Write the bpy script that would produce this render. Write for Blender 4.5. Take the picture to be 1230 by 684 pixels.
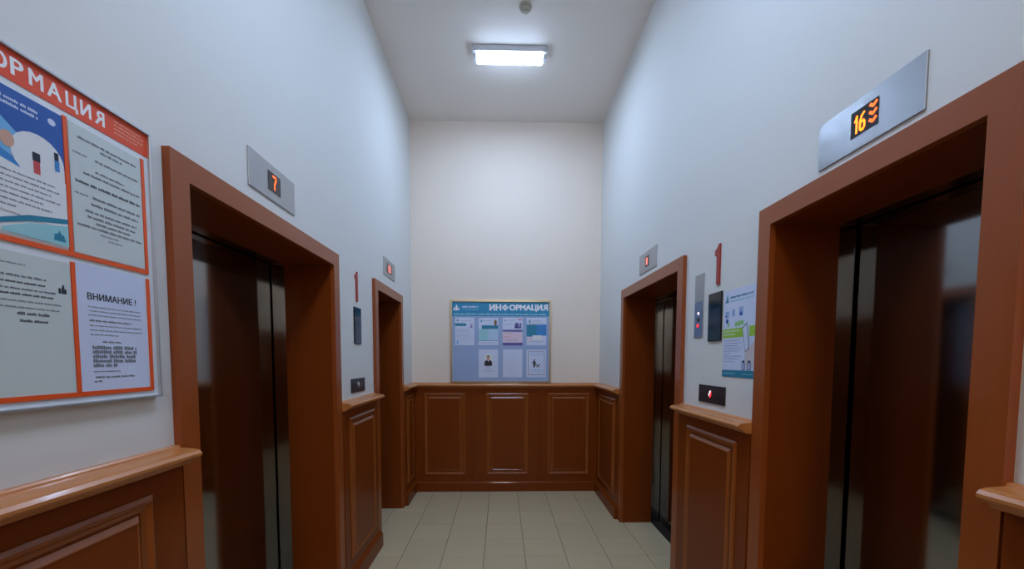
import bpy, bmesh, math, random
from mathutils import Matrix, Vector
random.seed(7)
for o in list(bpy.data.objects): bpy.data.objects.remove(o)
scene = bpy.context.scene
C = scene.collection

# ------------------------------------------------------------------ camera
cam_d = bpy.data.cameras.new('camera')
cam_d.sensor_fit = 'HORIZONTAL'; cam_d.sensor_width = 36.0
cam_d.lens = 500.0 / 1230.0 * 36.0
cam_d.shift_y = (461.0 - 342.0) / 1230.0
cam_d.clip_start = 0.02
cam = bpy.data.objects.new('camera', cam_d); C.objects.link(cam)
PITCH, YAW, ROLL = -0.0579, 0.0258, -0.0023
cam.matrix_world = (Matrix.Translation((0, 0, 1.5)) @ Matrix.Rotation(-YAW, 4, 'Z')
                    @ Matrix.Rotation(math.pi/2 + PITCH, 4, 'X') @ Matrix.Rotation(-ROLL, 4, 'Z'))
scene.camera = cam

# ------------------------------------------------------------------ world, exposure
w = bpy.data.worlds.new('world'); scene.world = w; w.use_nodes = True
w.node_tree.nodes['Background'].inputs[0].default_value = (0.5, 0.55, 0.65, 1)
w.node_tree.nodes['Background'].inputs[1].default_value = 0.02
vs = scene.view_settings
scene.display_settings.display_device = 'sRGB'
vs.view_transform = 'Standard'; vs.look = 'None'; vs.gamma = 1.0; vs.use_curve_mapping = False
vs.exposure = 1.50
LAMP_MAIN = 46.0        # diffuser radiance of the lamp over the lift doors
LAMP_MID = 60.0         # its twin further back in the lobby
LAMP_REAR = 135.0       # brighter, warmer lamp towards the lobby's other end
LAMP_COLOR = (0.52, 0.70, 1.0)      # cool white tube
LAMP_COLOR_REAR = (1.0, 0.92, 0.85) # warmer white tube

# ------------------------------------------------------------------ dimensions (metres)
L, R, D, H, Y0 = -1.003, 1.115, 4.711, 4.098, -5.2
WT = 0.44                         # wall thickness around the lift recesses
ZO, ZI, CW, CT = 2.127, 2.051, 0.076, 0.024
REC, RDOOR = 0.266, 0.345         # depth of the wooden lining and of the steel door
LIFTS = [('left', 1.291, 2.576), ('left', 3.296, 4.210),
         ('right', 0.864, 1.773), ('right', 2.512, 3.806)]   # side, casing near, far

# ------------------------------------------------------------------ materials
def srgb(r, g, b):
    f = lambda c: (c/255/12.92) if c/255 <= .04045 else ((c/255+.055)/1.055)**2.4
    return (f(r), f(g), f(b), 1)
MATS = {}
def mat(name, col, rough=.5, metal=0, spec=.5, coat=0, emit=0, var=0, vscale=6, stretch=None, bump=0, bscale=60, aniso=0, rnd=0, emitcol=None):
    if name in MATS: return MATS[name]
    m = bpy.data.materials.new(name); m.use_nodes = True
    nt = m.node_tree; N = nt.nodes; K = nt.links; b = N['Principled BSDF']
    b.inputs['Base Color'].default_value = col
    b.inputs['Roughness'].default_value = rough; b.inputs['Metallic'].default_value = metal
    b.inputs['Specular IOR Level'].default_value = spec
    b.inputs['Coat Weight'].default_value = coat; b.inputs['Coat Roughness'].default_value = .09
    b.inputs['Anisotropic'].default_value = aniso
    if emit:
        b.inputs['Emission Color'].default_value = emitcol or col; b.inputs['Emission Strength'].default_value = emit
    tc = N.new('ShaderNodeTexCoord'); mp = N.new('ShaderNodeMapping')
    K.new(tc.outputs['Object'], mp.inputs['Vector'])
    if stretch: mp.inputs['Scale'].default_value = stretch
    src = None
    n = N.new('ShaderNodeTexNoise'); n.inputs['Scale'].default_value = vscale; n.inputs['Detail'].default_value = 6
    K.new(mp.outputs['Vector'], n.inputs['Vector'])
    rmp = N.new('ShaderNodeMapRange'); rmp.inputs['To Min'].default_value = 1-var; rmp.inputs['To Max'].default_value = 1+var
    K.new(n.outputs['Fac'], rmp.inputs['Value'])
    mx = N.new('ShaderNodeVectorMath'); mx.operation = 'SCALE'; mx.inputs[0].default_value = col[:3]
    fac = rmp.outputs['Result']
    if rnd:
        oi = N.new('ShaderNodeObjectInfo'); r2 = N.new('ShaderNodeMapRange')
        r2.inputs['To Min'].default_value = 1-rnd; r2.inputs['To Max'].default_value = 1+rnd
        K.new(oi.outputs['Random'], r2.inputs['Value'])
        mm = N.new('ShaderNodeMath'); mm.operation = 'MULTIPLY'
        K.new(fac, mm.inputs[0]); K.new(r2.outputs['Result'], mm.inputs[1]); fac = mm.outputs[0]
    K.new(fac, mx.inputs['Scale']); K.new(mx.outputs[0], b.inputs['Base Color'])
    if bump:
        n2 = N.new('ShaderNodeTexNoise'); n2.inputs['Scale'].default_value = bscale; n2.inputs['Detail'].default_value = 4
        K.new(mp.outputs['Vector'], n2.inputs['Vector'])
        bp = N.new('ShaderNodeBump'); bp.inputs['Strength'].default_value = bump; bp.inputs['Distance'].default_value = .002
        K.new(n2.outputs['Fac'], bp.inputs['Height']); K.new(bp.outputs[0], b.inputs['Normal'])
    MATS[name] = m
    return m

PAINT = mat('side_wall_paint', srgb(219, 219, 216), .7, spec=.2, var=.012, vscale=1.5, bump=.12, bscale=90)
PAINT_B = mat('end_wall_paint', srgb(234, 221, 208), .85, spec=.08, var=.012, vscale=1.5, bump=.12, bscale=90)
PAINT_F = mat('far_end_wall_paint', srgb(198, 178, 130), .7, spec=.2, var=.012, vscale=1.5, bump=.12, bscale=90)
CEIL = mat('ceiling_paint', srgb(236, 229, 222), .8, spec=.2, var=.02, vscale=1.2, bump=.1, bscale=70)
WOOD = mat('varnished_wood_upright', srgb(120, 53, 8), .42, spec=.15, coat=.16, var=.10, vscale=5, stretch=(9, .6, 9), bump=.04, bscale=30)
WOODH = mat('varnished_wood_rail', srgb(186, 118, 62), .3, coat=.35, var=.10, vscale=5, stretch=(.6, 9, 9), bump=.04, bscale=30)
WOODC = mat('varnished_wood_crosswise', srgb(120, 53, 8), .42, spec=.15, coat=.16, var=.10, vscale=5, stretch=(.6, 9, 9), bump=.04, bscale=30)
WOODK = mat('varnished_casing_sheen_wood', srgb(146, 72, 26), .36, spec=.3, coat=.3, var=.08, vscale=5, stretch=(9, .6, 9), bump=.04, bscale=30)  # lighter than the panel wood: grazing sheen put into the colour
WOODKC = mat('varnished_casing_head_sheen_wood', srgb(146, 72, 26), .36, spec=.3, coat=.3, var=.08, vscale=5, stretch=(.6, 9, 9), bump=.04, bscale=30)  # same sheen-lightened colour with the grain crosswise
WOODM = mat('varnished_moulding_highlight_wood', srgb(142, 74, 26), .34, spec=.3, coat=.45, var=.06, vscale=5, stretch=(4, 4, 4), bump=.03, bscale=30)  # lighter base colour carries part of the bead and bevel highlights
SILL = mat('dark_sill_metal', srgb(70, 68, 66), .4, metal=.8, var=.06)
TILE = mat('floor_tile_glaze', srgb(192, 176, 142), .4, var=.035, vscale=5, rnd=.03)
GROUT = mat('floor_grout', srgb(92, 88, 80), .85, var=.06)
STEELD = mat('lift_door_steel', srgb(148, 148, 148), .085, metal=1, var=.03, vscale=4, stretch=(1, 14, 1))
STEEL = mat('brushed_steel', srgb(174, 177, 182), .30, metal=1, var=.03, vscale=2, stretch=(2, 300, 2), bump=.22, bscale=3)
ALU = mat('aluminium_frame', srgb(196, 200, 206), .35, metal=.7, var=.02)
BRONZE = mat('gilt_frame', srgb(196, 186, 156), .3, metal=.85, var=.04)
BLACK = mat('black_gap', srgb(8, 8, 9), .7, var=.1)
SMOKED = mat('smoked_display_glass', srgb(16, 14, 18), .12, var=.1)
PANELK = mat('black_panel_glass', srgb(12, 13, 20), .10, var=.1)
DARKPL = mat('dark_button_plate', srgb(62, 58, 62), .3, metal=.5, var=.05)
WHITEPL = mat('white_plastic', srgb(226, 226, 224), .4, var=.01)
TRAYW = mat('lamp_tray_white', srgb(200, 202, 208), .5, var=.02)
BEIGEPL = mat('aged_white_plastic', srgb(176, 172, 156), .5, var=.02)
DARKTRIM = mat('lamp_tray_metal', srgb(120, 122, 128), .5, var=.03)
REDNUM = mat('red_numeral_plastic', srgb(158, 44, 38), .4, var=.03)
PAPER = mat('white_paper', srgb(224, 228, 232), .55, var=.01)
PAPERG = mat('greyish_paper', srgb(200, 210, 210), .5, var=.01)
PAPERB = mat('bluish_paper', srgb(206, 216, 242), .5, var=.01)
BOARDW = mat('white_board_plastic', srgb(222, 228, 236), .35, var=.01)
BOARDG = mat('grey_board_plastic', srgb(152, 174, 214), .4, var=.02)
ORANGE = mat('orange_plastic', srgb(232, 86, 24), .45, var=.02)
ORANGER = mat('red_orange_header', srgb(226, 72, 28), .45, var=.02)
TEALH = mat('teal_header_print', srgb(14, 136, 184), .4, var=.05)
INK = mat('black_ink', srgb(44, 46, 54), .6, var=.02)
INKG = mat('grey_ink', srgb(116, 120, 128), .6, var=.02)
INKM = mat('dark_grey_ink', srgb(84, 88, 96), .6, var=.02)
INKL = mat('pale_grey_ink', srgb(142, 148, 158), .6, var=.02)
WHITEINK = mat('white_lettering', srgb(240, 240, 242), .5, var=.01)
PINKINK = mat('pale_orange_ink', srgb(240, 160, 130), .5, var=.01)
BLUE = mat('deep_blue_print', srgb(24, 84, 168), .45, var=.05)
LBLUE = mat('light_blue_print', srgb(110, 178, 226), .45, var=.05)
MBLUE = mat('mid_blue_print', srgb(50, 130, 200), .45, var=.05)
TEAL = mat('teal_print', srgb(30, 128, 160), .45, var=.03)
TEALL = mat('pale_teal_print', srgb(150, 205, 215), .45, var=.03)
GREEN = mat('lime_green_print', srgb(150, 200, 60), .45, var=.03)
PURPLE = mat('violet_print', srgb(96, 88, 160), .45, var=.03)
PINK = mat('pale_pink_print', srgb(226, 206, 226), .45, var=.02)
SKIN = mat('printed_skin_tone', srgb(206, 160, 140), .5, var=.02)
BROWN = mat('brown_print', srgb(120, 90, 60), .5, var=.02)
NAVY = mat('navy_print', srgb(20, 24, 44), .5, var=.02)
REDP = mat('red_print', srgb(196, 70, 70), .5, var=.02)
LED = mat('orange_led', srgb(255, 120, 20), .5, emit=1.1, emitcol=(1, .2, .01, 1))
LEDR = mat('red_orange_led', srgb(255, 90, 20), .5, emit=1.0, emitcol=(1, .09, .008, 1))
LEDP = mat('salmon_led', srgb(255, 120, 110), .5, emit=.5, emitcol=(1, .16, .12, 1))
LEDPD = mat('dim_pink_led', srgb(220, 150, 150), .5, emit=.12, emitcol=(1, .4, .36, 1))
LEDRED = mat('red_button_led', srgb(230, 40, 50), .5, emit=.4, emitcol=(1, .04, .06, 1))
LEDW = mat('white_button_led', srgb(250, 220, 225), .5, emit=.35, emitcol=(1, .75, .78, 1))
def lampmat(name, s, col): return mat(name, (.9, .9, .9, 1), .5, emit=s, emitcol=(*col, 1))

# ------------------------------------------------------------------ builders
def link(name, me, m=None, parent=None, M=None, smooth=False):
    o = bpy.data.objects.new(name, me); C.objects.link(o)
    if m is not None and not me.materials: me.materials.append(m)
    if parent is not None: o.parent = parent
    if M is not None:
        if parent is not None: o.matrix_local = M
        else: o.matrix_world = M
    if smooth:
        for p in me.polygons: p.use_smooth = True
    return o
def mesh(name, V, F):
    me = bpy.data.meshes.new(name); me.from_pydata([tuple(v) for v in V], [], F); me.update()
    bm = bmesh.new(); bm.from_mesh(me); bmesh.ops.recalc_face_normals(bm, faces=bm.faces); bm.to_mesh(me); bm.free()
    return me
def boxes(name, lst, bev=0):
    bm = bmesh.new()
    for (x0, x1, y0, y1, z0, z1) in lst:
        r = bmesh.ops.create_cube(bm, size=1)
        bmesh.ops.scale(bm, vec=(x1-x0, y1-y0, z1-z0), verts=r['verts'])
        bmesh.ops.translate(bm, vec=((x0+x1)/2, (y0+y1)/2, (z0+z1)/2), verts=r['verts'])
    if bev: bmesh.ops.bevel(bm, geom=list(bm.edges), offset=bev, segments=2, affect='EDGES', profile=.5)
    me = bpy.data.meshes.new(name); bm.to_mesh(me); bm.free(); return me
def box(name, x0, x1, y0, y1, z0, z1, m, parent=None, bev=0):
    return link(name, boxes(name, [(x0, x1, y0, y1, z0, z1)], bev), m, parent)
def poly(name, pts, z0, z1, m, parent):
    n = len(pts)
    V = [(x, y, z0) for x, y in pts] + [(x, y, z1) for x, y in pts]
    F = [list(range(n))[::-1], list(range(n, 2*n))] + [[i, (i+1) % n, n+(i+1) % n, n+i] for i in range(n)]
    return link(name, mesh(name, V, F), m, parent)
def multipoly(name, polys, z0, z1, m, parent, mode=None):
    """several outlines: 'split' makes each a part, 'stuff' joins tiny print, None joins touching strokes of one shape"""
    if mode == 'split':
        for p in polys: poly(name, p, z0, z1, m, parent)
        return None
    V, F = [], []
    for pts in polys:
        n = len(pts); k = len(V)
        V += [(x, y, z0) for x, y in pts] + [(x, y, z1) for x, y in pts]
        F += [[k+i for i in range(n)][::-1], [k+n+i for i in range(n)]] + [[k+i, k+(i+1) % n, k+n+(i+1) % n, k+n+i] for i in range(n)]
    o = link(name, mesh(name, V, F), m, parent)
    if mode == 'stuff': o['kind'] = 'stuff'
    return o
def disc(cx, cy, rx, ry=None, n=24, a0=0, a1=2*math.pi):
    ry = ry or rx
    return [(cx+rx*math.cos(a0+(a1-a0)*i/n), cy+ry*math.sin(a0+(a1-a0)*i/n)) for i in range(n)]
def rect(x0, x1, y0, y1): return [(x0, y0), (x1, y0), (x1, y1), (x0, y1)]
def ring(name, x0, x1, y0, y1, loops, m, parent, fill=False):
    """rectangular loops (inset, height) joined to a mitred moulding or a raised field"""
    V, F = [], []
    for ins, z in loops:
        V += [(x0+ins, y0+ins, z), (x1-ins, y0+ins, z), (x1-ins, y1-ins, z), (x0+ins, y1-ins, z)]
    k = len(loops)
    for a in range(k-1):
        for i in range(4): F.append([a*4+i, a*4+(i+1) % 4, a*4+4+(i+1) % 4, a*4+4+i])
    if fill: F.append([(k-1)*4+i for i in range(4)]); F.append([3, 2, 1, 0])
    else:
        for i in range(4): F.append([(k-1)*4+i, (k-1)*4+(i+1) % 4, (i+1) % 4, i])
    return link(name, mesh(name, V, F), m, parent)
def sweep(name, prof, s0, s1, m, parent, mit0=0, mit1=0):
    """profile (out, up) swept along local x; mit = +1 shortens the end by the profile's depth (inside corner)"""
    n = len(prof)
    V = [(s0+mit0*d, t, d) for d, t in prof] + [(s1-mit1*d, t, d) for d, t in prof]
    F = [list(range(n)), list(range(n, 2*n))[::-1]] + [[i, (i+1) % n, n+(i+1) % n, n+i] for i in range(n)]
    return link(name, mesh(name, V, F), m, parent)
def lathe(name, prof, m, parent, n=32):
    V, F = [], []
    for r, z in prof:
        V += [(r*math.cos(2*math.pi*i/n), r*math.sin(2*math.pi*i/n), z) for i in range(n)]
    for a in range(len(prof)-1):
        for i in range(n): F.append([a*n+i, a*n+(i+1) % n, (a+1)*n+(i+1) % n, (a+1)*n+i])
    F.append(list(range(n))[::-1]); F.append([(len(prof)-1)*n+i for i in range(n)])
    return link(name, mesh(name, V, F), m, parent)
def frame(side, s, t, d=0.0):
    """local x runs to the right along the wall as one faces it, y up, z out of the wall"""
    e, n, p = {'left': ((0, 1, 0), (1, 0, 0), (L+d, s, t)), 'right': ((0, -1, 0), (-1, 0, 0), (R-d, s, t)),
               'back': ((1, 0, 0), (0, -1, 0), (s, D-d, t)), 'front': ((-1, 0, 0), (0, 1, 0), (s, Y0+d, t))}[side]
    return Matrix(((e[0], 0, n[0], p[0]), (e[1], 0, n[1], p[1]), (e[2], 1, n[2], p[2]), (0, 0, 0, 1)))
def tag(o, label=None, cat=None, group=None, kind=None):
    if label: o['label'] = label
    if cat: o['category'] = cat
    if group: o['group'] = group
    if kind: o['kind'] = kind
    return o
def empty(name, M, label=None, cat=None, group=None, kind=None):
    o = bpy.data.objects.new(name, None); C.objects.link(o); o.empty_display_size = .05
    o.matrix_world = M
    return tag(o, label, cat, group, kind)
def text(name, s, x0, x1, y0, y1, z, m, parent, bold=0.0, mirror=False):
    """lettering fitted to the rectangle x0..x1, y0..y1"""
    cu = bpy.data.curves.new(name, 'FONT'); cu.body = s; cu.size = 1; cu.resolution_u = 3
    t = bpy.data.objects.new(name, cu); C.objects.link(t)
    bpy.context.view_layer.update()
    me = bpy.data.meshes.new_from_object(t.evaluated_get(bpy.context.evaluated_depsgraph_get()))
    bpy.data.objects.remove(t)
    xs = [v.co.x for v in me.vertices]; ys = [v.co.y for v in me.vertices]
    ax, bx, ay, by = min(xs), max(xs), min(ys), max(ys)
    for v in me.vertices:
        v.co = ((x1-(v.co.x-ax)/(bx-ax)*(x1-x0)) if mirror else (x0+(v.co.x-ax)/(bx-ax)*(x1-x0)), y0+(v.co.y-ay)/(by-ay)*(y1-y0), 0)
    if bold:      # heavier strokes: the outline repeated with small offsets
        V = [v.co.copy() for v in me.vertices]; F = [list(p.vertices) for p in me.polygons]; n = len(V); V2, F2 = [], []
        for k in range(9):
            a = 2*math.pi*k/8; dx, dy = (0, 0) if k == 8 else (bold*math.cos(a), bold*.6*math.sin(a))
            V2 += [(v.x+dx, v.y+dy, k*4e-6) for v in V]; F2 += [[i+k*n for i in f] for f in F]
        me = bpy.data.meshes.new(name); me.from_pydata(V2, [], F2); me.update()
    me.materials.clear(); me.materials.append(m)
    return link(name, me, None, parent, Matrix.Translation((0, 0, z)))
def words(x0, x1, y, h, wmin=.006, wmax=.02, gap=.003, full=1.0):
    """a line of unreadable small print: words of narrow letter strokes"""
    out = []; x = x0; end = x0+(x1-x0)*full; lw = max(h*.62, .0022)
    while x < end-lw:
        k = random.randint(3, 9)
        for _ in range(k):
            if x > end-lw: break
            hh = h*random.choice((.75, .8, 1, 1)); out.append(rect(x, x+lw*.78, y-h/2, y-h/2+hh)); x += lw
        x += lw*.8
    return out
def bar(p, q, w):
    d = Vector((q[0]-p[0], q[1]-p[1])).normalized(); n = Vector((-d.y, d.x))*w/2
    return [(p[0]-n.x, p[1]-n.y), (q[0]-n.x, q[1]-n.y), (q[0]+n.x, q[1]+n.y), (p[0]+n.x, p[1]+n.y)]

# ------------------------------------------------------------------ room shell
def wall_side(name, x0, x1, lifts, label):
    lst = []; y = Y0-.2
    for (_, a, b) in lifts:
        lst.append((x0, x1, y, a+CW-.02, 0, ZI+.02)); y = b-CW+.02
    lst.append((x0, x1, y, D+.2, 0, ZI+.02)); lst.append((x0, x1, Y0-.2, D+.2, ZI+.02, H))
    return tag(link(name, boxes(name, lst), PAINT), label, 'wall', kind='structure')
wall_side('wall_left', L-WT, L, LIFTS[:2], 'pale painted wall carrying the orange-headed information board')
wall_side('wall_right', R, R+WT, LIFTS[2:], 'pale painted wall with the blue and green poster between the lifts')
tag(box('wall_back', L, R, D, D+.2, 0, H, PAINT_B), 'warm cream end wall behind the teal information board', 'wall', kind='structure')
tag(box('wall_front', L, R, Y0-.2, Y0, 0, H, PAINT_F), 'plain yellow-beige wall closing the other end of the lobby', 'wall', kind='structure')
tag(box('ceiling', L-WT, R+WT, Y0-.2, D+.2, H, H+.15, CEIL), 'grey-white painted ceiling with one lit lamp', 'ceiling', kind='structure')
T = .313
floor = tag(box('floor', L-WT, R+WT, Y0-.2, D+.2, -.12, -.0025, GROUT), 'beige square-tiled lobby floor', 'floor', kind='structure')
tme = boxes('tile', [(-T/2+.0022, T/2-.0022, -T/2+.0012, T/2-.0012, -.010, 0)], .0008)
tme.materials.append(TILE)
for i in range(9):
    for j in range(-8, 24):
        x = .1825+T*(i-5)+T/2; y = 3.09+T*(j-18)+T/2
        if y > D+.1 or x > R+WT-.16 or x < L-WT+.1: continue
        link('tile', tme, None, floor, Matrix.Translation((x, y, 0)))

# ------------------------------------------------------------------ lift doors
def lift(n, side, a, b, label):
    """a, b: casing's near and far outer edges; door recess with casing, lining and steel door"""
    c = (a+b)/2; hw = (b-a)/2
    root = empty('door_%d' % n, frame(side, c, 0), label, 'lift door', kind='structure')
    w_in = hw-CW
    for s in (-1, 1):
        p = [(s*hw, 0), (s*hw, ZO), (s*w_in, ZI), (s*w_in, 0)]
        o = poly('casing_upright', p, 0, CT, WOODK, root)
        box('jamb_lining', min(s*w_in, s*(w_in+.018)), max(s*w_in, s*(w_in+.018)), 0, ZI, -REC, -.0005, WOOD, root)
        box('door_post', min(s*(w_in+.001), s*(w_in+.018)), max(s*(w_in+.001), s*(w_in+.018)), 0, ZI, -RDOOR-.02, -REC-.0005, STEELD, root)
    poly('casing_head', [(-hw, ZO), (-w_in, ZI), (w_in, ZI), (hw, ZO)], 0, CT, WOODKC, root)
    box('head_lining', -w_in, w_in, ZI, ZI+.018, -REC, -.0005, WOOD, root)
    box('door_header', -w_in, w_in, ZI+.001, ZI+.018, -RDOOR-.02, -REC-.0005, STEELD, root)
    box('door_panel', -w_in+.012, w_in-.012, .012, ZI-.004, -RDOOR-.022, -RDOOR, STEELD, root, .0015)
    box('shaft_gap', -w_in-.018, w_in+.018, .001, ZI+.018, -RDOOR-.045, -RDOOR-.030, BLACK, root)
    box('door_sill', -w_in, w_in, .0005, .004, -RDOOR-.020, -REC, SILL, root)
    return root
lift(1, *LIFTS[0], 'wide steel lift door in wood frame beside the orange-headed board, display 7')
lift(2, *LIFTS[1], 'narrow wood-framed lift doorway on the orange-board wall next to the end wall')
lift(3, *LIFTS[2], 'narrow steel lift door in wood frame under the display reading 16')
lift(4, *LIFTS[3], 'wide wood-framed lift doorway under the display reading 1, next to end wall')

def wooden_door(n, side, c, hw, h, label):
    """panelled double door with casing, standing slightly proud of the wall"""
    root = empty('door_%d' % n, frame(side, c, 0), label, 'door', kind='structure')
    wi = hw-.07
    for s in (-1, 1):
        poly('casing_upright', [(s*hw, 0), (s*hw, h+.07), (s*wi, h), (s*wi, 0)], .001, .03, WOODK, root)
        leaf = box('door_leaf', min(s*.003, s*wi), max(s*.003, s*wi), .008, h-.002, .001, .02, WOOD, root, .002)
        for (y0, y1) in ((.16, .90), (1.04, h-.13)):
            ring('raised_panel', min(s*.12, s*(wi-.11)), max(s*.12, s*(wi-.11)), y0, y1, [(0, .019), (.002, .026), (.03, .030), (.032, .030)], WOOD, leaf, True)
        box('door_handle', s*.07-.012, s*.07+.012, .95, 1.15, .022, .05, STEEL, leaf, .006)
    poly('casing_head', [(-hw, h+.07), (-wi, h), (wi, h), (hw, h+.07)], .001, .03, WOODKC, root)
wooden_door(5, 'front', -.056, .82, 1.99, 'brown wooden double door at the other end of the lobby')
wooden_door(6, 'left', -1.35, .64, 1.90, 'brown wooden double door on the orange-board wall, away from the lifts')
wooden_door(7, 'right', -2.20, .70, 1.90, 'brown wooden double door on the poster wall, away from the lifts')

# ------------------------------------------------------------------ wainscot
RAIL = [(.0, 1.236), (.013, 1.236), (.017, 1.232), (.019, 1.227), (.062, 1.224), (.076, 1.220), (.083, 1.212), (.083, 1.205),
        (.078, 1.199), (.068, 1.196), (.060, 1.193), (.054, 1.187), (.049, 1.181), (.044, 1.178), (.0, 1.178)]
BASE = [(0, .0005), (.055, .0005), (.055, .098), (.051, .108), (.040, .116), (.034, .126), (.026, .134), (0, .134)]
tn = [0]
def wainscot(side, s0, s1, panels, label, mit0=0, mit1=0, strips=(), base='', basel=''):
    """s0..s1 in local x along the wall; panels: list of (x0, x1) bead edges"""
    tn[0] += 1; WD = .045 if side == 'back' else .028
    root = empty('trim_%d' % tn[0], frame(side, 0, 0), label, 'wainscot', kind='structure')
    md = .028 if side in ('back', 'front') else .045
    x0, x1 = s0+(md if mit0 else .009), s1-(md if mit1 else .009)   # narrow shadow gap where it meets a casing
    box('backing_board', x0, x1, .0005, 1.178, 0, WD, WOOD, root, .0015)
    for (a, b) in panels:
        z = WD
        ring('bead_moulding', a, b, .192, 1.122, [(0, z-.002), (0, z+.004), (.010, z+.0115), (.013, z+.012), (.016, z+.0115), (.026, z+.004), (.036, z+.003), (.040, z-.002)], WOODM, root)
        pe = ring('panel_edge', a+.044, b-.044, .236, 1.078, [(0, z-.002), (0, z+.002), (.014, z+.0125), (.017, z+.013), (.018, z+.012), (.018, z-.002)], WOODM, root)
        box('panel_field', a+.0621, b-.0621, .2541, 1.0599, z-.002, z+.0115, WOOD, root)
    for s in strips:
        ring('stile_strip', s-.02, s+.02, .13, 1.176, [(0, z-.002), (0, z+.004), (.004, z+.007), (.006, z+.007)], WOOD, root, True)
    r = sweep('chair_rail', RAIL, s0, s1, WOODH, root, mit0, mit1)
    b = sweep('baseboard_'+side, BASE, s0, s1, WOODC, None, mit0, mit1)
    b.matrix_world = frame(side, 0, 0); tag(b, basel, 'baseboard', kind='structure')
    return root
wainscot('back', L, R, [(-.866, -.405), (-.168, .309), (.528, .998)], 'three-panel dark wooden wainscot under the teal information board', 1, 1, (-.31, .424),
         basel='dark wooden baseboard along the end wall')
wainscot('left', LIFTS[1][2], D, [(4.30, 4.585)], 'narrow wainscot strip between end wall and narrow lift on orange-board wall', 0, 1,
         basel='short wooden baseboard between end wall and narrow lift, orange-board wall')
wainscot('left', LIFTS[0][2], LIFTS[1][1], [(2.676, 3.196)], 'wooden wainscot panel between the lifts on orange-board wall', basel='wooden baseboard between the lifts on orange-board wall')
wainscot('left', -.71, LIFTS[0][1], [(.655, 1.165), (-.08, .43), (-.62, -.30)], 'long wooden wainscot beneath the orange-headed information board', 0, 0, (.5425, -.1925),
         basel='long wooden baseboard beneath the orange-headed board')
wainscot('left', Y0, -1.99, [(-2.6-.72*k, -2.1-.72*k) for k in range(4)], 'wooden wainscot beyond the wooden door on orange-board wall', 1, 0, [-2.71-.72*k for k in range(3)],
         basel='wooden baseboard beyond the wooden door on orange-board wall')
wainscot('right', -D, -LIFTS[3][2], [(-4.56, -3.92)], 'wainscot panel between end wall and wide lift on poster wall', 1, 0,
         basel='wooden baseboard between end wall and wide lift, poster wall')
wainscot('right', -LIFTS[3][1], -LIFTS[2][2], [(-2.385, -1.872)], 'wooden wainscot panel below the blue and green poster', basel='wooden baseboard below the blue and green poster')
wainscot('right', -LIFTS[2][1], 1.50, [(-.75+.72*k, -.27+.72*k) for k in range(3)], 'wooden wainscot starting beside the narrow steel lift door on poster wall', 0, 0, (-.15, .57),
         basel='wooden baseboard beside the narrow steel lift on poster wall')
wainscot('right', 2.90, -Y0, [(3.02+.72*k, 3.50+.72*k) for k in range(3)], 'wooden wainscot beyond the wooden door on poster wall', 0, 1, (3.62, 4.34),
         basel='wooden baseboard beyond the wooden door on poster wall')
wainscot('front', -R, -.880, [], 'narrow wooden wainscot strip beside the double door, poster-wall corner', 1, 0, basel='short baseboard beside the double door, poster-wall corner')
wainscot('front', .768, -L, [], 'narrow wooden wainscot strip beside the double door, orange-board corner', 0, 1, basel='short baseboard beside the double door, orange-board corner')

# ------------------------------------------------------------------ ceiling lamps and detector
def lamp(x, y, strength, col, label):
    root = empty('ceiling_lamp', Matrix.Translation((x, y, H)), label, 'lamp')
    box('tray', -.312, .312, -.060, .060, -.048, -.0005, TRAYW, root, .003)
    bm = bmesh.new(); r = bmesh.ops.create_cube(bm, size=1)
    bmesh.ops.scale(bm, vec=(.56, .116, .038), verts=r['verts']); bmesh.ops.translate(bm, vec=(0, 0, -.0675), verts=r['verts'])
    bmesh.ops.bevel(bm, geom=[e for e in bm.edges if min(v.co.z for v in e.verts) < -.07], offset=.016, segments=5, affect='EDGES', profile=.5)
    me = bpy.data.meshes.new('diffuser'); bm.to_mesh(me); bm.free()
    # prismatic diffuser: full output through the face, little through the side walls
    me.materials.append(lampmat('lamp_diffuser_face_%d' % int(strength), strength, col)); me.materials.append(lampmat('lamp_diffuser_side_%d' % int(strength), strength*.09, col))
    for p in me.polygons: p.material_index = 0 if p.normal.z < -.5 else 1
    link('diffuser', me, None, root)
    for s in (-1, 1): box('end_clip', s*.288-.006, s*.288+.006, -.03, .03, -.062, -.0485, DARKTRIM, root, .003)
    return root
lamp(.070, 3.655, LAMP_MAIN, LAMP_COLOR, 'lit white ceiling lamp nearest the cream end wall')
lamp(.056, 1.30, LAMP_MID, LAMP_COLOR, 'lit ceiling lamp over the middle of the lobby')
lamp(.056, -3.2, LAMP_REAR, LAMP_COLOR_REAR, 'bright warm ceiling lamp over the double door end of the lobby')
det = empty('smoke_detector', Matrix.Translation((.176, 3.215, H)), 'small round white smoke detector on ceiling near the lit lamp', 'smoke detector')
lathe('mount', [(.046, -.0005), (.048, -.010), (.044, -.014)], BEIGEPL, det)
lathe('sensor_head', [(.036, -.0142), (.038, -.028), (.030, -.040), (.016, -.046)], BEIGEPL, det)

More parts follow.
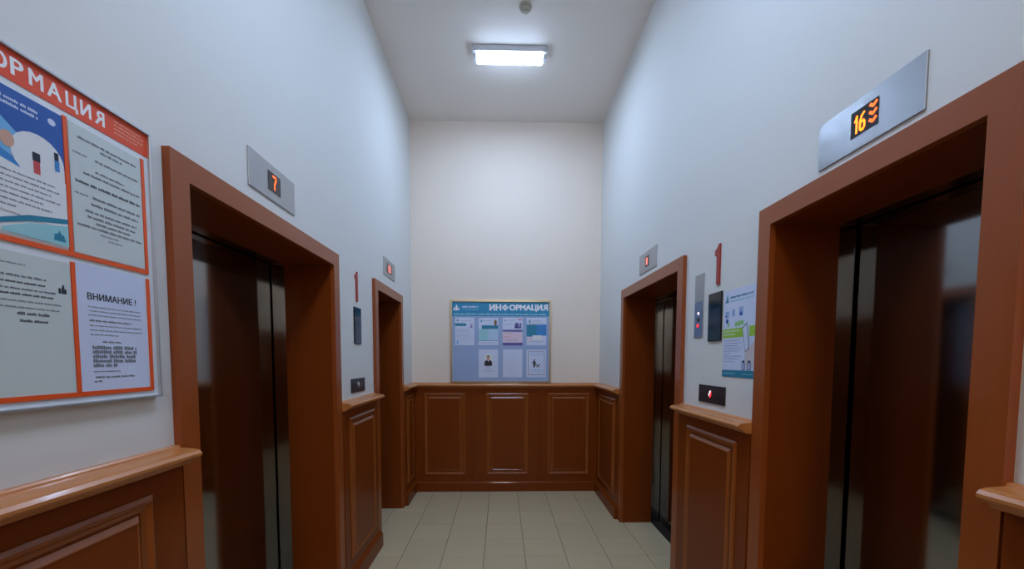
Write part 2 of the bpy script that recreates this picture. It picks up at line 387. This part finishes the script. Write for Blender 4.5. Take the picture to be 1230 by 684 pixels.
# ------------------------------------------------------------------ lift indicators
GLYPH = {'|': [(.5, 0), (.5, 1)], '7': [(0, 1), (.95, 1), (.95, .72), (.55, .42), (.55, 0)], '1': [(.1, .72), (.55, 1), (.55, 0)],
         '6': [(.85, 1), (.35, .86), (.05, .55), (.05, .12), (.3, 0), (.75, 0), (1, .14), (1, .40), (.75, .52), (.1, .48)],
         '8': [(.1, .52), (0, .62), (0, .95), (.15, 1), (.85, 1), (1, .95), (1, .62), (.9, .52), (.1, .52), (0, .42), (0, .06), (.15, 0), (.85, 0), (1, .06), (1, .42), (.9, .52)]}
def seven(ch, cx, cy, w, h, t):
    P = [(cx-w/2+t/2+(w-t)*x, cy-h/2+t/2+(h-t)*y) for x, y in GLYPH[ch]]
    out = []
    for p, q in zip(P[:-1], P[1:]):
        d = Vector((q[0]-p[0], q[1]-p[1])).normalized()*t*.35
        out.append(bar((p[0]-d.x, p[1]-d.y), (q[0]+d.x, q[1]+d.y), t))
    return out
def indicator(side, s, z, win, label, digits, mat_led, chev=False):
    """s, z centre of the plate; win = (x0, x1, y0, y1) of the dark window in plate coordinates"""
    root = empty('floor_indicator', frame(side, s, z), label, 'floor indicator', 'floor indicator plates over the lift doors')
    box('plate', -.184, .184, -.0755, .0755, 0, .006, STEEL, root, .0012)
    wo = box('display_window', *win, .0062, .0072, SMOKED, root)
    for (ch, cx, cy, w, h, t) in digits:
        multipoly('digit', seven(ch, cx, cy, w, h, t), .0074, .0080, mat_led, wo)
    if chev:
        for k in range(3):
            y = chev[1]+k*chev[2]; x = chev[0]; q = chev[3]
            multipoly('down_arrow', [bar((x-q, y+q*.75), (x+.001, y-.001), .0085), bar((x+q, y+q*.75), (x-.001, y-.001), .0085)], .0074, .0080, LEDR, wo)
    return root
indicator('left', 1.899, 2.266, (-.047, .053, -.040, .042), 'steel indicator plate showing a glowing 7', [('7', .002, .002, .030, .060, .0075)], LEDR)
indicator('left', 3.795, 2.299, (-.085, .075, -.040, .040), 'steel indicator plate with faint pink 8 above the narrow lift next to end wall', [('8', -.006, 0, .09, .066, .020)], LEDPD)
indicator('right', 3.186, 2.250, (-.048, .036, -.040, .040), 'steel indicator plate showing a salmon-red 1', [('|', -.008, .0, .05, .062, .030)], LEDP)
indicator('right', 1.288, 2.234, (-.049, .047, -.036, .043), 'steel indicator plate showing an orange 16 with three down arrows',
          [('1', -.0275, -.001, .020, .056, .0066), ('6', -.007, .000, .023, .056, .0066)], LED, (.030, -.020, .0225, .0125))

# ------------------------------------------------------------------ plates and numerals on the piers
def numeral(side, s, z, label):
    root = empty('floor_numeral', frame(side, s, z), label, 'numeral', 'red floor numerals between the lifts')
    poly('stroke', [(-.010, 0), (.020, 0), (.020, .204), (.006, .204), (-.006, .186), (-.028, .176), (-.028, .150), (-.010, .156)], 0, .008, REDNUM, root)
numeral('left', 2.932, 1.898, 'red plastic numeral 1 on orange-board wall above the black panel')
numeral('right', 2.138, 1.887, 'red plastic numeral 1 on poster wall above the black panel')
def blackpanel(side, s, z, label):
    root = empty('display_panel', frame(side, s, z), label, 'panel', 'black panels between the lifts')
    box('surround', -.066, .066, 0, .250, 0, .007, DARKTRIM if False else BLACK, root, .001)
    box('glass', -.064, .064, .002, .248, .0072, .0090, PANELK, root, .0006)
    box('screen', -.058, .058, .085, .165, .0092, .0096, mat('dark_screen', srgb(34, 36, 50), .15, var=.05), root)
blackpanel('left', 2.938, 1.606, 'tall black glass panel below the red 1 on orange-board wall')
blackpanel('right', 2.153, 1.598, 'tall black glass panel between steel plate and poster')
root = empty('steel_plate', frame('right', 2.335, 1.626), 'narrow upright steel plate beside the black panel on poster wall', 'plate')
box('plate', -.050, .050, 0, .351, 0, .005, STEEL, root, .001)
box('lower_reflection', -.046, .046, .004, .200, .0052, .0058, mat('blue_grey_steel_reflection', srgb(120, 140, 170), .3, metal=.6, var=.05), root)  # bluish reflection on the plate's lower part, painted as a thin sheet
poly('lamp_lens', disc(.002, .134, .008), .006, .009, LEDW, root)
poly('key_switch', disc(.002, .100, .012), .006, .010, DARKPL, root)
poly('red_button', disc(-.002, .066, .010), .006, .010, LEDRED, root)
def callplate(side, s, z, label, lit):
    root = empty('call_button_plate', frame(side, s, z), label, 'call button')
    box('plate', -.136, .136, 0, .094, 0, .006, DARKPL, root, .001)
    b = poly('button', disc(-.008, .050, .021), .0062, .0100, STEEL if not lit else DARKPL, root)
    if lit:
        multipoly('lit_ring', [bar((-.008+.017*math.cos(a), .050+.017*math.sin(a)), (-.008+.017*math.cos(a+.5), .050+.017*math.sin(a+.5)), .009) for a in [-1.6+.5*i for i in range(5)]], .0102, .0108, LEDRED, b)
        multipoly('lit_symbol', [bar((-.014, .040), (-.003, .056), .010), bar((-.005, .060), (.008, .064), .009)], .0110, .0116, LEDW, b)
    else:
        poly('button_cap', disc(-.008, .052, .010), .0102, .012, WHITEPL, b)
callplate('left', 2.933, 1.272, 'dark call button plate with white button above rail on orange-board wall', False)
callplate('right', 2.169, 1.270, 'dark call button plate with glowing red button below the poster', True)

# ------------------------------------------------------------------ orange-headed information board (left wall)
BX0, BX1, BZ0, BZ1 = .745, 1.231, 1.391, 2.127
bc = (BX0+BX1)/2
bd = empty('information_board', frame('left', bc, BZ0), 'white information board with red-orange header and orange pocket strips', 'notice board')
W2, BH = (BX1-BX0)/2, BZ1-BZ0
box('back_plate', -W2+.004, W2-.004, .004, BH-.004, 0, .012, BOARDW, bd)
for nm, a in (('frame_side', (-W2, -W2+.006, 0, BH)), ('frame_side', (W2-.006, W2, 0, BH)), ('frame_rail', (-W2+.006, W2-.006, 0, .006)), ('frame_rail', (-W2+.006, W2-.006, BH-.006, BH))):
    box(nm, *a, 0, .020, ALU, bd, .001)
hd = box('header', -W2+.006, W2-.006, 2.060-BZ0, BH-.006, .0122, .0132, ORANGER, bd)
lets = 'ИНФОРМАЦИЯ'
lx = [.763, .800, .831, .866, .901, .934, .969, 1.008, 1.041, 1.075]
lw = [.024, .023, .029, .028, .022, .026, .028, .025, .024, .024]
for ch, x, ww in zip(lets, lx, lw):
    y0 = 2.075-BZ0 - (.006 if ch == 'Ц' else 0); 
    text('letter', {'Р': 'P', 'Я': 'R', 'О': 'O', 'М': 'M', 'А': 'A', 'Н': 'H'}.get(ch, ch), x-bc, x-bc+ww, y0, 2.108-BZ0, .0134, WHITEINK, hd, .0012, ch == 'Я')
multipoly('small_print', sum([words(1.125-bc, 1.212-bc, 2.106-BZ0-k*.0095, .0042, full=f) for k, f in ((0, .9), (1, 1), (2, 1), (3, .8))], []), .0134, .0138, PINKINK, hd, 'stuff')
z0, z1 = .0122, .0150
def strip(a): box('pocket_strip', a[0]-bc, a[1]-bc, a[2]-BZ0, a[3]-BZ0, z0, z1, ORANGE, bd)
for top, bot in ((2.048, 1.746), (1.722, 1.419)):
    for x in (.787, .996, 1.200): strip((x, x+.009, bot, top))
for bot in (1.735, 1.410): strip((.787, 1.209, bot, bot+.011))
def sheet(name, side, s, z, d, w, h, m, label, grp=None, th=.0006):
    root = empty(name, frame(side, s, z, d), label, 'notice', grp)
    box('sheet', -w/2, w/2, 0, h, 0, th, m, root)
    return root
G1 = 'sheets in the pockets of the orange-headed board'
# blue medical leaflet
pw, ph = .194, .288
r = sheet('printed_leaflet', 'left', .8965, 1.750, .0128, .197, .294, PAPER, 'blue leaflet with test tubes in upper pocket of the orange-headed board', G1)
hw_ = .0985; a = .0008; b = .0010
poly('blue_sky_print', [(-hw_, .155), (-.02, .185), (.05, .19), (hw_, .175), (hw_, .294), (-hw_, .294)], a, b, BLUE, r)
poly('light_blue_sleeve', [(-hw_, .262), (-.06, .262), (.0, .215), (.03, .195), (-.01, .16), (-.05, .13), (-hw_, .13)], .0011, .0012, LBLUE, r)
poly('blue_glove', [(-hw_, .205), (-.06, .20), (-.02, .165), (.03, .148), (-.02, .135), (-hw_, .15)], .0013, .0014, MBLUE, r)
poly('white_bubble', disc(.045, .178, .052, .048), .00145, .0015, PAPER, r)
poly('white_swirl', [(-hw_, .135), (-.03, .15), (.04, .135), (hw_, .145), (hw_, .04), (-hw_, .05)], .0016, .00165, PAPER, r)
poly('hand_print', disc(-.012, .19, .013, .016), .0017, .0018, SKIN, r)
multipoly('test_tube', [rect(.034, .047, .142, .168)], .0017, .0018, REDP, r, 'split')
multipoly('tube_cap', [rect(.033, .048, .168, .186), rect(.077, .086, .185, .205)], .0017, .0018, NAVY, r, 'split')
multipoly('vial', [rect(.077, .087, .165, .188)], .0019, .0020, MBLUE, r, 'split')
multipoly('title_lines', words(-.085, .050, .272, .006) + words(-.085, .052, .261, .006), .0011, .0013, PAPERB, r, 'stuff')
poly('thumb_mark', disc(.076, .268, .008, .007), .0011, .0013, PAPERB, r)
multipoly('text_lines', sum([words(-.09, .085, .128-k*.0115, .0036, full=f) for k, f in enumerate((.95, 1, .9, 1, .8, .9, .5))], []), .0017, .0018, INKG, r, 'stuff')
poly('blue_wedge', [(-hw_, .0), (-.035, .014), (-hw_, .040)], .0017, .0018, BLUE, r)
poly('blue_ribbon', [(-.035, .018), (.02, .038), (hw_, .055), (hw_, .066), (.02, .050), (-.045, .024)], .0017, .0018, TEAL, r)
poly('pale_corner', [(-.03, .012), (.02, .034), (hw_, .05), (hw_, .004), (-.03, .004)], .0017, .0018, TEALL, r)
poly('figure_mark', [(.066, .012), (.092, .012), (.088, .026), (.082, .028), (.079, .036), (.075, .028), (.068, .026)], .0019, .0020, TEAL, r)
# timetable
r = sheet('timetable_sheet', 'left', 1.1035, 1.748, .0128, .191, .296, PAPERG, 'text timetable sheet in upper pocket beside the blue leaflet', G1)
L_ = [(.270, -.075, .082, .0055, INKG), (.258, -.02, .04, .0055, INKG), (.232, -.088, -.05, .004, INKL), (.232, -.035, .09, .005, INKG), (.205, -.035, .045, .0045, INKG), (.192, -.065, .088, .005, INKG),
      (.168, -.085, .088, .0065, INK), (.140, -.088, -.055, .004, INKL), (.140, -.045, .088, .006, INKG), (.124, -.05, .082, .006, INKG), (.105, -.065, .075, .0055, INKG), (.092, -.06, .07, .0055, INKG), (.080, -.04, .055, .0055, INKG), (.068, -.085, .088, .0055, INKG), (.056, -.03, .02, .0035, INKL), (.046, -.01, .03, .0035, INKL)]
for m_ in (INKG, INK, INKL):
    multipoly('text_lines', sum([words(x0_, x1_, y, h_, gap=.0025) for (y, x0_, x1_, h_, mm) in L_ if mm is m_], []), .0008, .0010, INKM if m_ is INK else m_, r, 'stuff')
# grey sheet
r = sheet('typed_sheet', 'left', .8955, 1.421, .0128, .197, .296, PAPERG, 'mostly blank typed sheet with thumb mark in lower pocket', G1)
L_ = [(.272, -.06, .01, .003, INKL), (.248, -.09, .050, .005, INKG), (.235, -.07, .045, .0042, INK), (.222, -.09, .065, .0042, INKG), (.211, -.09, .060, .0042, INK), (.197, -.09, .078, .0035, INKL), (.184, -.09, .072, .0035, INKL), (.172, -.012, .056, .006, INK), (.157, -.008, .052, .0055, INK)]
for m_ in (INKG, INK, INKL):
    multipoly('text_lines', sum([words(x0_, x1_, y, h_, gap=.0025) for (y, x0_, x1_, h_, mm) in L_ if mm is m_], []), .0008, .0010, INKM if m_ is INK else m_, r, 'stuff')
multipoly('thumb_mark', [rect(.071, .076, .224, .236), rect(.077, .088, .224, .235), [(.078, .235), (.084, .235), (.083, .244), (.080, .244)]], .0008, .0010, INK, r)
# attention notice
r = sheet('attention_notice', 'left', 1.0995, 1.420, .0128, .189, .304, PAPERB, 'white notice headed ВНИМАНИЕ in lower pocket beside the typed sheet', G1)
text('heading', 'ВНИМАНИЕ !', -.068, .064, .222, .238, .0008, INK, r, .0007)
L_ = [(.205, -.068, .078, .003, INKL), (.195, -.065, .078, .003, INKL), (.185, -.068, .078, .003, INKL), (.172, -.066, .05, .0042, INKG), (.160, -.066, .078, .003, INKL), (.149, -.066, .078, .003, INKL), (.138, -.066, .010, .003, INKL), (.121, -.036, .016, .0042, INKG),
      (.107, -.062, .062, .0088, INK), (.096, -.062, .064, .0088, INK), (.085, -.062, .056, .0088, INK), (.074, -.062, .06, .0088, INK), (.063, -.062, .004, .0088, INK), (.048, -.062, .01, .003, INKL), (.034, -.058, .050, .0048, INKG), (.024, -.062, -.04, .0048, INKG)]
for m_ in (INKG, INK, INKL):
    multipoly('text_lines', sum([words(x0_, x1_, y, h_, .012, .03, .0018) for (y, x0_, x1_, h_, mm) in L_ if mm is m_], []), .0008, .0010, m_ if m_ is not INK else INKG, r, 'stuff')

# ------------------------------------------------------------------ teal information board (end wall)
bx0, bx1, bz0, bz1 = -.567, .556, 1.237, 2.160
bc2 = (bx0+bx1)/2
tb = empty('information_board', frame('back', bc2, bz0), 'gilt-framed information board with teal header standing on the rail', 'notice board')
W3, H3 = (bx1-bx0)/2, bz1-bz0
box('back_plate', -W3+.01, W3-.01, .01, H3-.01, .001, .014, BOARDG, tb)
FR = .018
for nm, q in (('frame_side', [(-W3, 0), (-W3+FR, FR), (-W3+FR, H3-FR), (-W3, H3)]), ('frame_side', [(W3, 0), (W3, H3), (W3-FR, H3-FR), (W3-FR, FR)]),
              ('frame_rail', [(-W3, 0), (W3, 0), (W3-FR, FR), (-W3+FR, FR)]), ('frame_rail', [(-W3, H3), (-W3+FR, H3-FR), (W3-FR, H3-FR), (W3, H3)])):
    poly(nm, q, 0, .026, BRONZE, tb)
hd = box('header', -W3+FR, W3-FR, 1.982-bz0, H3-FR, .0142, .0152, TEALH, tb)
tx0, tx1, ty0, ty1 = -.129-bc2, .524-bc2, 2.047-bz0, 2.112-bz0; tw = tx1-tx0
text('title', 'ИН', tx0, tx0+.190*tw, ty0, ty1, .0154, WHITEINK, hd, .0045)
fx = tx0+.262*tw; fy = (ty0+ty1)/2
for sg in (-1, 1):     # the round letter F with its stem
    arc = [(fx+sg*(.004+.028*math.cos(t)), fy+.024*math.sin(t)) for t in [-math.pi/2+math.pi*k/10 for k in range(11)]]
    arc += [(fx+sg*(.004+.014*math.cos(t)), fy+.011*math.sin(t)) for t in [math.pi/2-math.pi*k/10 for k in range(11)]]
    poly('title_bowl', arc, .0154, .0158, WHITEINK, hd)
poly('title_stem', rect(fx-.0065, fx+.0065, ty0-.004, ty1+.004), .0154, .0159, WHITEINK, hd)
text('title', 'OPMAЦИ', tx0+.338*tw, tx0+.895*tw, ty0-.010, ty1, .0154, WHITEINK, hd, .0042)
text('title', 'R', tx0+.908*tw, tx1-.004, ty0, ty1, .0154, WHITEINK, hd, .0042, True)
multipoly('phone_line', words(-.530-bc2, .512-bc2, 2.004-bz0, .017, .03, .10, .012), .0154, .0158, TEALL, hd, 'stuff')
multipoly('emblem', [[(-.540-bc2, 2.045-bz0), (-.515-bc2, 2.048-bz0), (-.512-bc2, 2.085-bz0), (-.530-bc2, 2.07-bz0)], [(-.510-bc2, 2.042-bz0), (-.482-bc2, 2.048-bz0), (-.490-bc2, 2.09-bz0), (-.500-bc2, 2.118-bz0), (-.508-bc2, 2.09-bz0)],
                     [(-.478-bc2, 2.045-bz0), (-.464-bc2, 2.052-bz0), (-.476-bc2, 2.085-bz0)]], .0154, .0158, WHITEINK, hd, 'split')
multipoly('company_name', words(-.438-bc2, -.248-bc2, 2.086-bz0, .020, .09, .10, .004), .0154, .0158, PAPERB, hd, 'stuff')
multipoly('company_line', words(-.425-bc2, -.262-bc2, 2.056-bz0, .009), .0154, .0158, TEALL, hd, 'stuff')
G2 = 'sheets on the teal-headed board'
def tsheet(x0, x1, zb, zt, m, label, name='notice_sheet'):
    return sheet(name, 'back', (x0+x1)/2, zb, .0145, x1-x0, zt-zb, m, label, G2)
a, b = .0008, .0012
r = tsheet(-.517, -.303, 1.657, 1.967, PAPERB, 'pale sheet with blue banner and small red mark, upper row of teal board')
box('blue_banner', -.107, .018, .215, .245, a, b, TEAL, r)
multipoly('mark', [rect(.052, .092, .232, .238), [(.066, .203), (.088, .203), (.082, .225), (.074, .228)], rect(.05, .092, .198, .203)], a, b, PURPLE, r, 'split')
multipoly('text_lines', words(-.05, .09, .272, .005) + sum([words(-.09, .09, y, .004, full=f) for y, f in ((.18, 1), (.165, .8), (.15, 1), (.12, .9), (.105, .7), (.09, 1), (.06, .8))], []), a, b, INKL, r, 'stuff')
poly('emblem', [(-.09, .268), (-.066, .268), (-.076, .298)], a, b, TEAL, r)
multipoly('corner_mark', [rect(-.09, -.072, .012, .05)], a, b, LBLUE, r, 'split')
r = tsheet(-.253, -.034, 1.660, 1.963, PAPERB, 'pale sheet with teal band and brown bottle, upper row of teal board')
box('teal_band', -.075, .108, .180, .220, a, b, TEAL, r)
box('pale_teal_block', -.109, .0, .055, .180, a, b, TEALL, r)
box('bluish_block', .002, .109, .058, .178, a, b, LBLUE if False else mat('powder_blue_print', srgb(176, 206, 236), .5, var=.02), r)
box('rule', -.109, .109, .048, .053, a, b, TEAL, r)
poly('bottle_print', disc(.078, .25, .016, .034), .0014, .0016, BROWN, r)
poly('emblem', [(-.09, .26), (-.068, .26), (-.078, .29)], a, b, TEAL, r)
multipoly('text_lines', words(-.05, .04, .272, .006) + words(-.085, .08, .025, .006), a, b, INKL, r, 'stuff')
r = tsheet(.017, .238, 1.812, 1.967, PAPERB, 'half-page pale leaflet with violet picture, above the pink leaflet on teal board', 'leaflet')
box('violet_band', -.110, .110, .0005, .020, a, b, PURPLE, r)
multipoly('picture', [disc(.045, .07, .022, .03), disc(.085, .075, .012, .022), rect(.02, .1, .035, .055)], a, b, PURPLE, r, 'split')
multipoly('text_lines', words(-.05, .02, .125, .006) + words(-.09, .0, .09, .005) + words(-.09, .0, .07, .005), a, b, INKL, r, 'stuff')
poly('emblem', [(-.092, .115), (-.072, .115), (-.082, .14)], a, b, TEAL, r)
multipoly('red_mark', [rect(.06, .1, .128, .138)], a, b, REDP, r, 'split')
r = tsheet(.017, .238, 1.656, 1.805, PINK, 'half-page pale pink leaflet with violet foot band on teal board', 'leaflet')
box('violet_band', -.110, .110, .0005, .032, a, b, PURPLE, r)
multipoly('red_lines', words(-.10, .0, .132, .009) + words(-.10, -.03, .098, .012), a, b, mat('soft_red_ink', srgb(226, 150, 150), .5), r, 'stuff')
multipoly('text_lines', words(-.09, .05, .07, .005) + words(-.09, .07, .055, .005), a, b, INKL, r, 'stuff')
r = tsheet(.284, .506, 1.659, 1.967, PAPERB, 'pale sheet with large blue photograph, upper row of teal board')
box('blue_picture', -.111, .111, .108, .232, a, b, MBLUE, r)
box('teal_picture', -.108, .0, .098, .232, .0014, .0016, TEAL, r)
box('white_box', -.045, .06, .06, .112, .0018, .0020, PAPER, r)
multipoly('text_lines', words(-.04, .06, .272, .006) + words(-.09, .09, .245, .005) + words(-.09, .09, .04, .005), a, b, INKG, r, 'stuff')
poly('emblem', [(-.09, .255), (-.066, .255), (-.076, .295)], a, b, TEAL, r)
poly('pink_corner', rect(-.105, -.05, .045, .09), a, b, PINK, r)
r = tsheet(-.254, -.037, 1.296, 1.611, PAPERB, 'white sheet with portrait photo of a man in dark suit on teal board')
ph_ = box('portrait_print', -.048, .044, .128, .262, a, b, PAPER, r)
multipoly('suit_print', [[(-.044, .130), (.042, .130), (.042, .175), (.028, .190), (.010, .196), (-.012, .196), (-.030, .190), (-.044, .175)]], .0014, .0016, NAVY, ph_)
multipoly('collar_print', [[(-.010, .197), (.009, .197), (-.0005, .172)]], .0018, .0020, PAPER, ph_)
poly('face_print', disc(-.001, .220, .018, .026), .0022, .0024, SKIN, ph_)
poly('hair_print', disc(-.001, .236, .0165, .011, 20, 0, math.pi) + [(-.0175, .235)], .0026, .0028, NAVY, ph_)
multipoly('text_lines', words(-.03, .03, .108, .006) + words(-.06, .06, .08, .004) + words(-.05, .05, .068, .004), a, b, INKL, r, 'stuff')
r = tsheet(.019, .238, 1.298, 1.611, PAPERB, 'nearly blank pale sheet, lower row of teal board')
multipoly('text_lines', sum([words(-.085, .085, .28-.016*k, .003, full=random.uniform(.6, 1)) for k in range(15)], []), a, b, mat('faint_ink', srgb(190, 200, 224), .6), r, 'stuff')
r = tsheet(.284, .505, 1.300, 1.610, PAPERB, 'pale sheet with bordered pictogram of a person walking a dog on teal board')
ring('border', -.092, .092, .025, .290, [(0, a), (0, b), (.005, b), (.005, a)], INKG, r)
multipoly('walker_print', [disc(-.022, .192, .008, .009, 16), [(-.034, .182), (-.012, .182), (-.008, .150), (-.012, .115), (-.020, .112), (-.022, .135), (-.026, .108), (-.036, .110), (-.034, .150)], bar((-.034, .178), (-.050, .150), .006), bar((-.014, .172), (.006, .142), .005)], a, b, NAVY, r)
multipoly('dog_print', [rect(.006, .030, .122, .136), bar((.009, .124), (.006, .108), .006), bar((.027, .124), (.030, .108), .006), disc(.036, .142, .008, .007, 14), bar((.006, .132), (-.002, .140), .004)], a, b, NAVY, r)
multipoly('text_lines', words(-.075, .075, .262, .006) + words(-.05, .05, .246, .006) + words(-.06, .06, .085, .007) + words(-.07, .07, .068, .007) + words(-.06, .06, .04, .004), a, b, LBLUE, r, 'stuff')

# ------------------------------------------------------------------ poster on the right pier
r = sheet('wall_poster', 'right', 1.937, 1.417, .0005, .270, .420, PAPERB, 'pale blue poster with lime green banner and teal foot band', None, .0012)
r['category'] = 'poster'
a, b = .0014, .0017
box('foot_band', -.135, .135, .0005, .034, a, b, TEAL, r)
multipoly('foot_marks', words(-.12, -.02, .017, .005) + words(.04, .12, .017, .004), .0019, .0021, TEALL, r, 'stuff')
poly('emblem', [(-.122, .362), (-.092, .362), (-.098, .385), (-.104, .404), (-.112, .38)], a, b, TEAL, r)
multipoly('title_lines', words(-.078, .115, .384, .010, .02, .05), a, b, TEAL, r, 'stuff')
multipoly('subtitle_lines', words(-.078, .115, .366, .008, .02, .05), a, b, TEALL, r, 'stuff')
multipoly('icon_row', [rect(-.118, -.085, .29, .32), rect(-.06, -.035, .292, .325), rect(.0, .032, .29, .33)], a, b, mat('soft_blue_print', srgb(140, 170, 220), .5), r, 'split')
multipoly('icon_body', [disc(-.10, .272, .012), disc(.016, .298, .010), disc(-.112, .295, .006)], .0019, .0021, BLUE, r, 'split')
multipoly('green_marks', [disc(-.088, .252, .010), disc(-.02, .252, .013), disc(.006, .254, .014), disc(.028, .256, .012)], a, b, mat('soft_green_print', srgb(140, 200, 130), .5), r, 'split')
box('green_banner', -.135, .050, .190, .234, a, b, GREEN, r)
box('green_patch', .085, .135, .19, .236, a, b, GREEN, r)
multipoly('banner_lines', words(-.125, .01, .222, .006) + words(-.125, -.03, .206, .006), .0019, .0021, PAPER, r, 'stuff')
multipoly('text_lines', sum([words(-.12, .03, .176-.0125*k, .0045, full=f) for k, f in enumerate((.9, 1, .8, 1, .9, .4, 1, .9, .6))], []), a, b, mat('lilac_ink', srgb(160, 170, 206), .5), r, 'stuff')
poly('tablet_print', [(.03, .232), (.066, .255), (.092, .136), (.058, .118)], .0019, .0021, INKG, r)
poly('tablet_screen', [(.036, .228), (.064, .246), (.086, .138), (.060, .124)], .0023, .0025, PAPERB, r)
poly('hand_print', [(.062, .118), (.094, .140), (.125, .17), (.133, .10), (.12, .05), (.07, .05), (.055, .09)], a, b, mat('pale_skin_print', srgb(206, 196, 200), .5), r)
multipoly('bottle_print', [rect(.034, .060, .036, .072), rect(.078, .106, .036, .072)], .0019, .0021, mat('slate_print', srgb(110, 120, 170), .5), r, 'split')
multipoly('bottle_cap', [rect(.038, .056, .072, .080), rect(.083, .102, .072, .080)], .0019, .0021, NAVY, r, 'split')
multipoly('bottle_label', [rect(.042, .052, .04, .066), rect(.088, .098, .04, .066)], .0023, .0025, PAPERB, r, 'split')
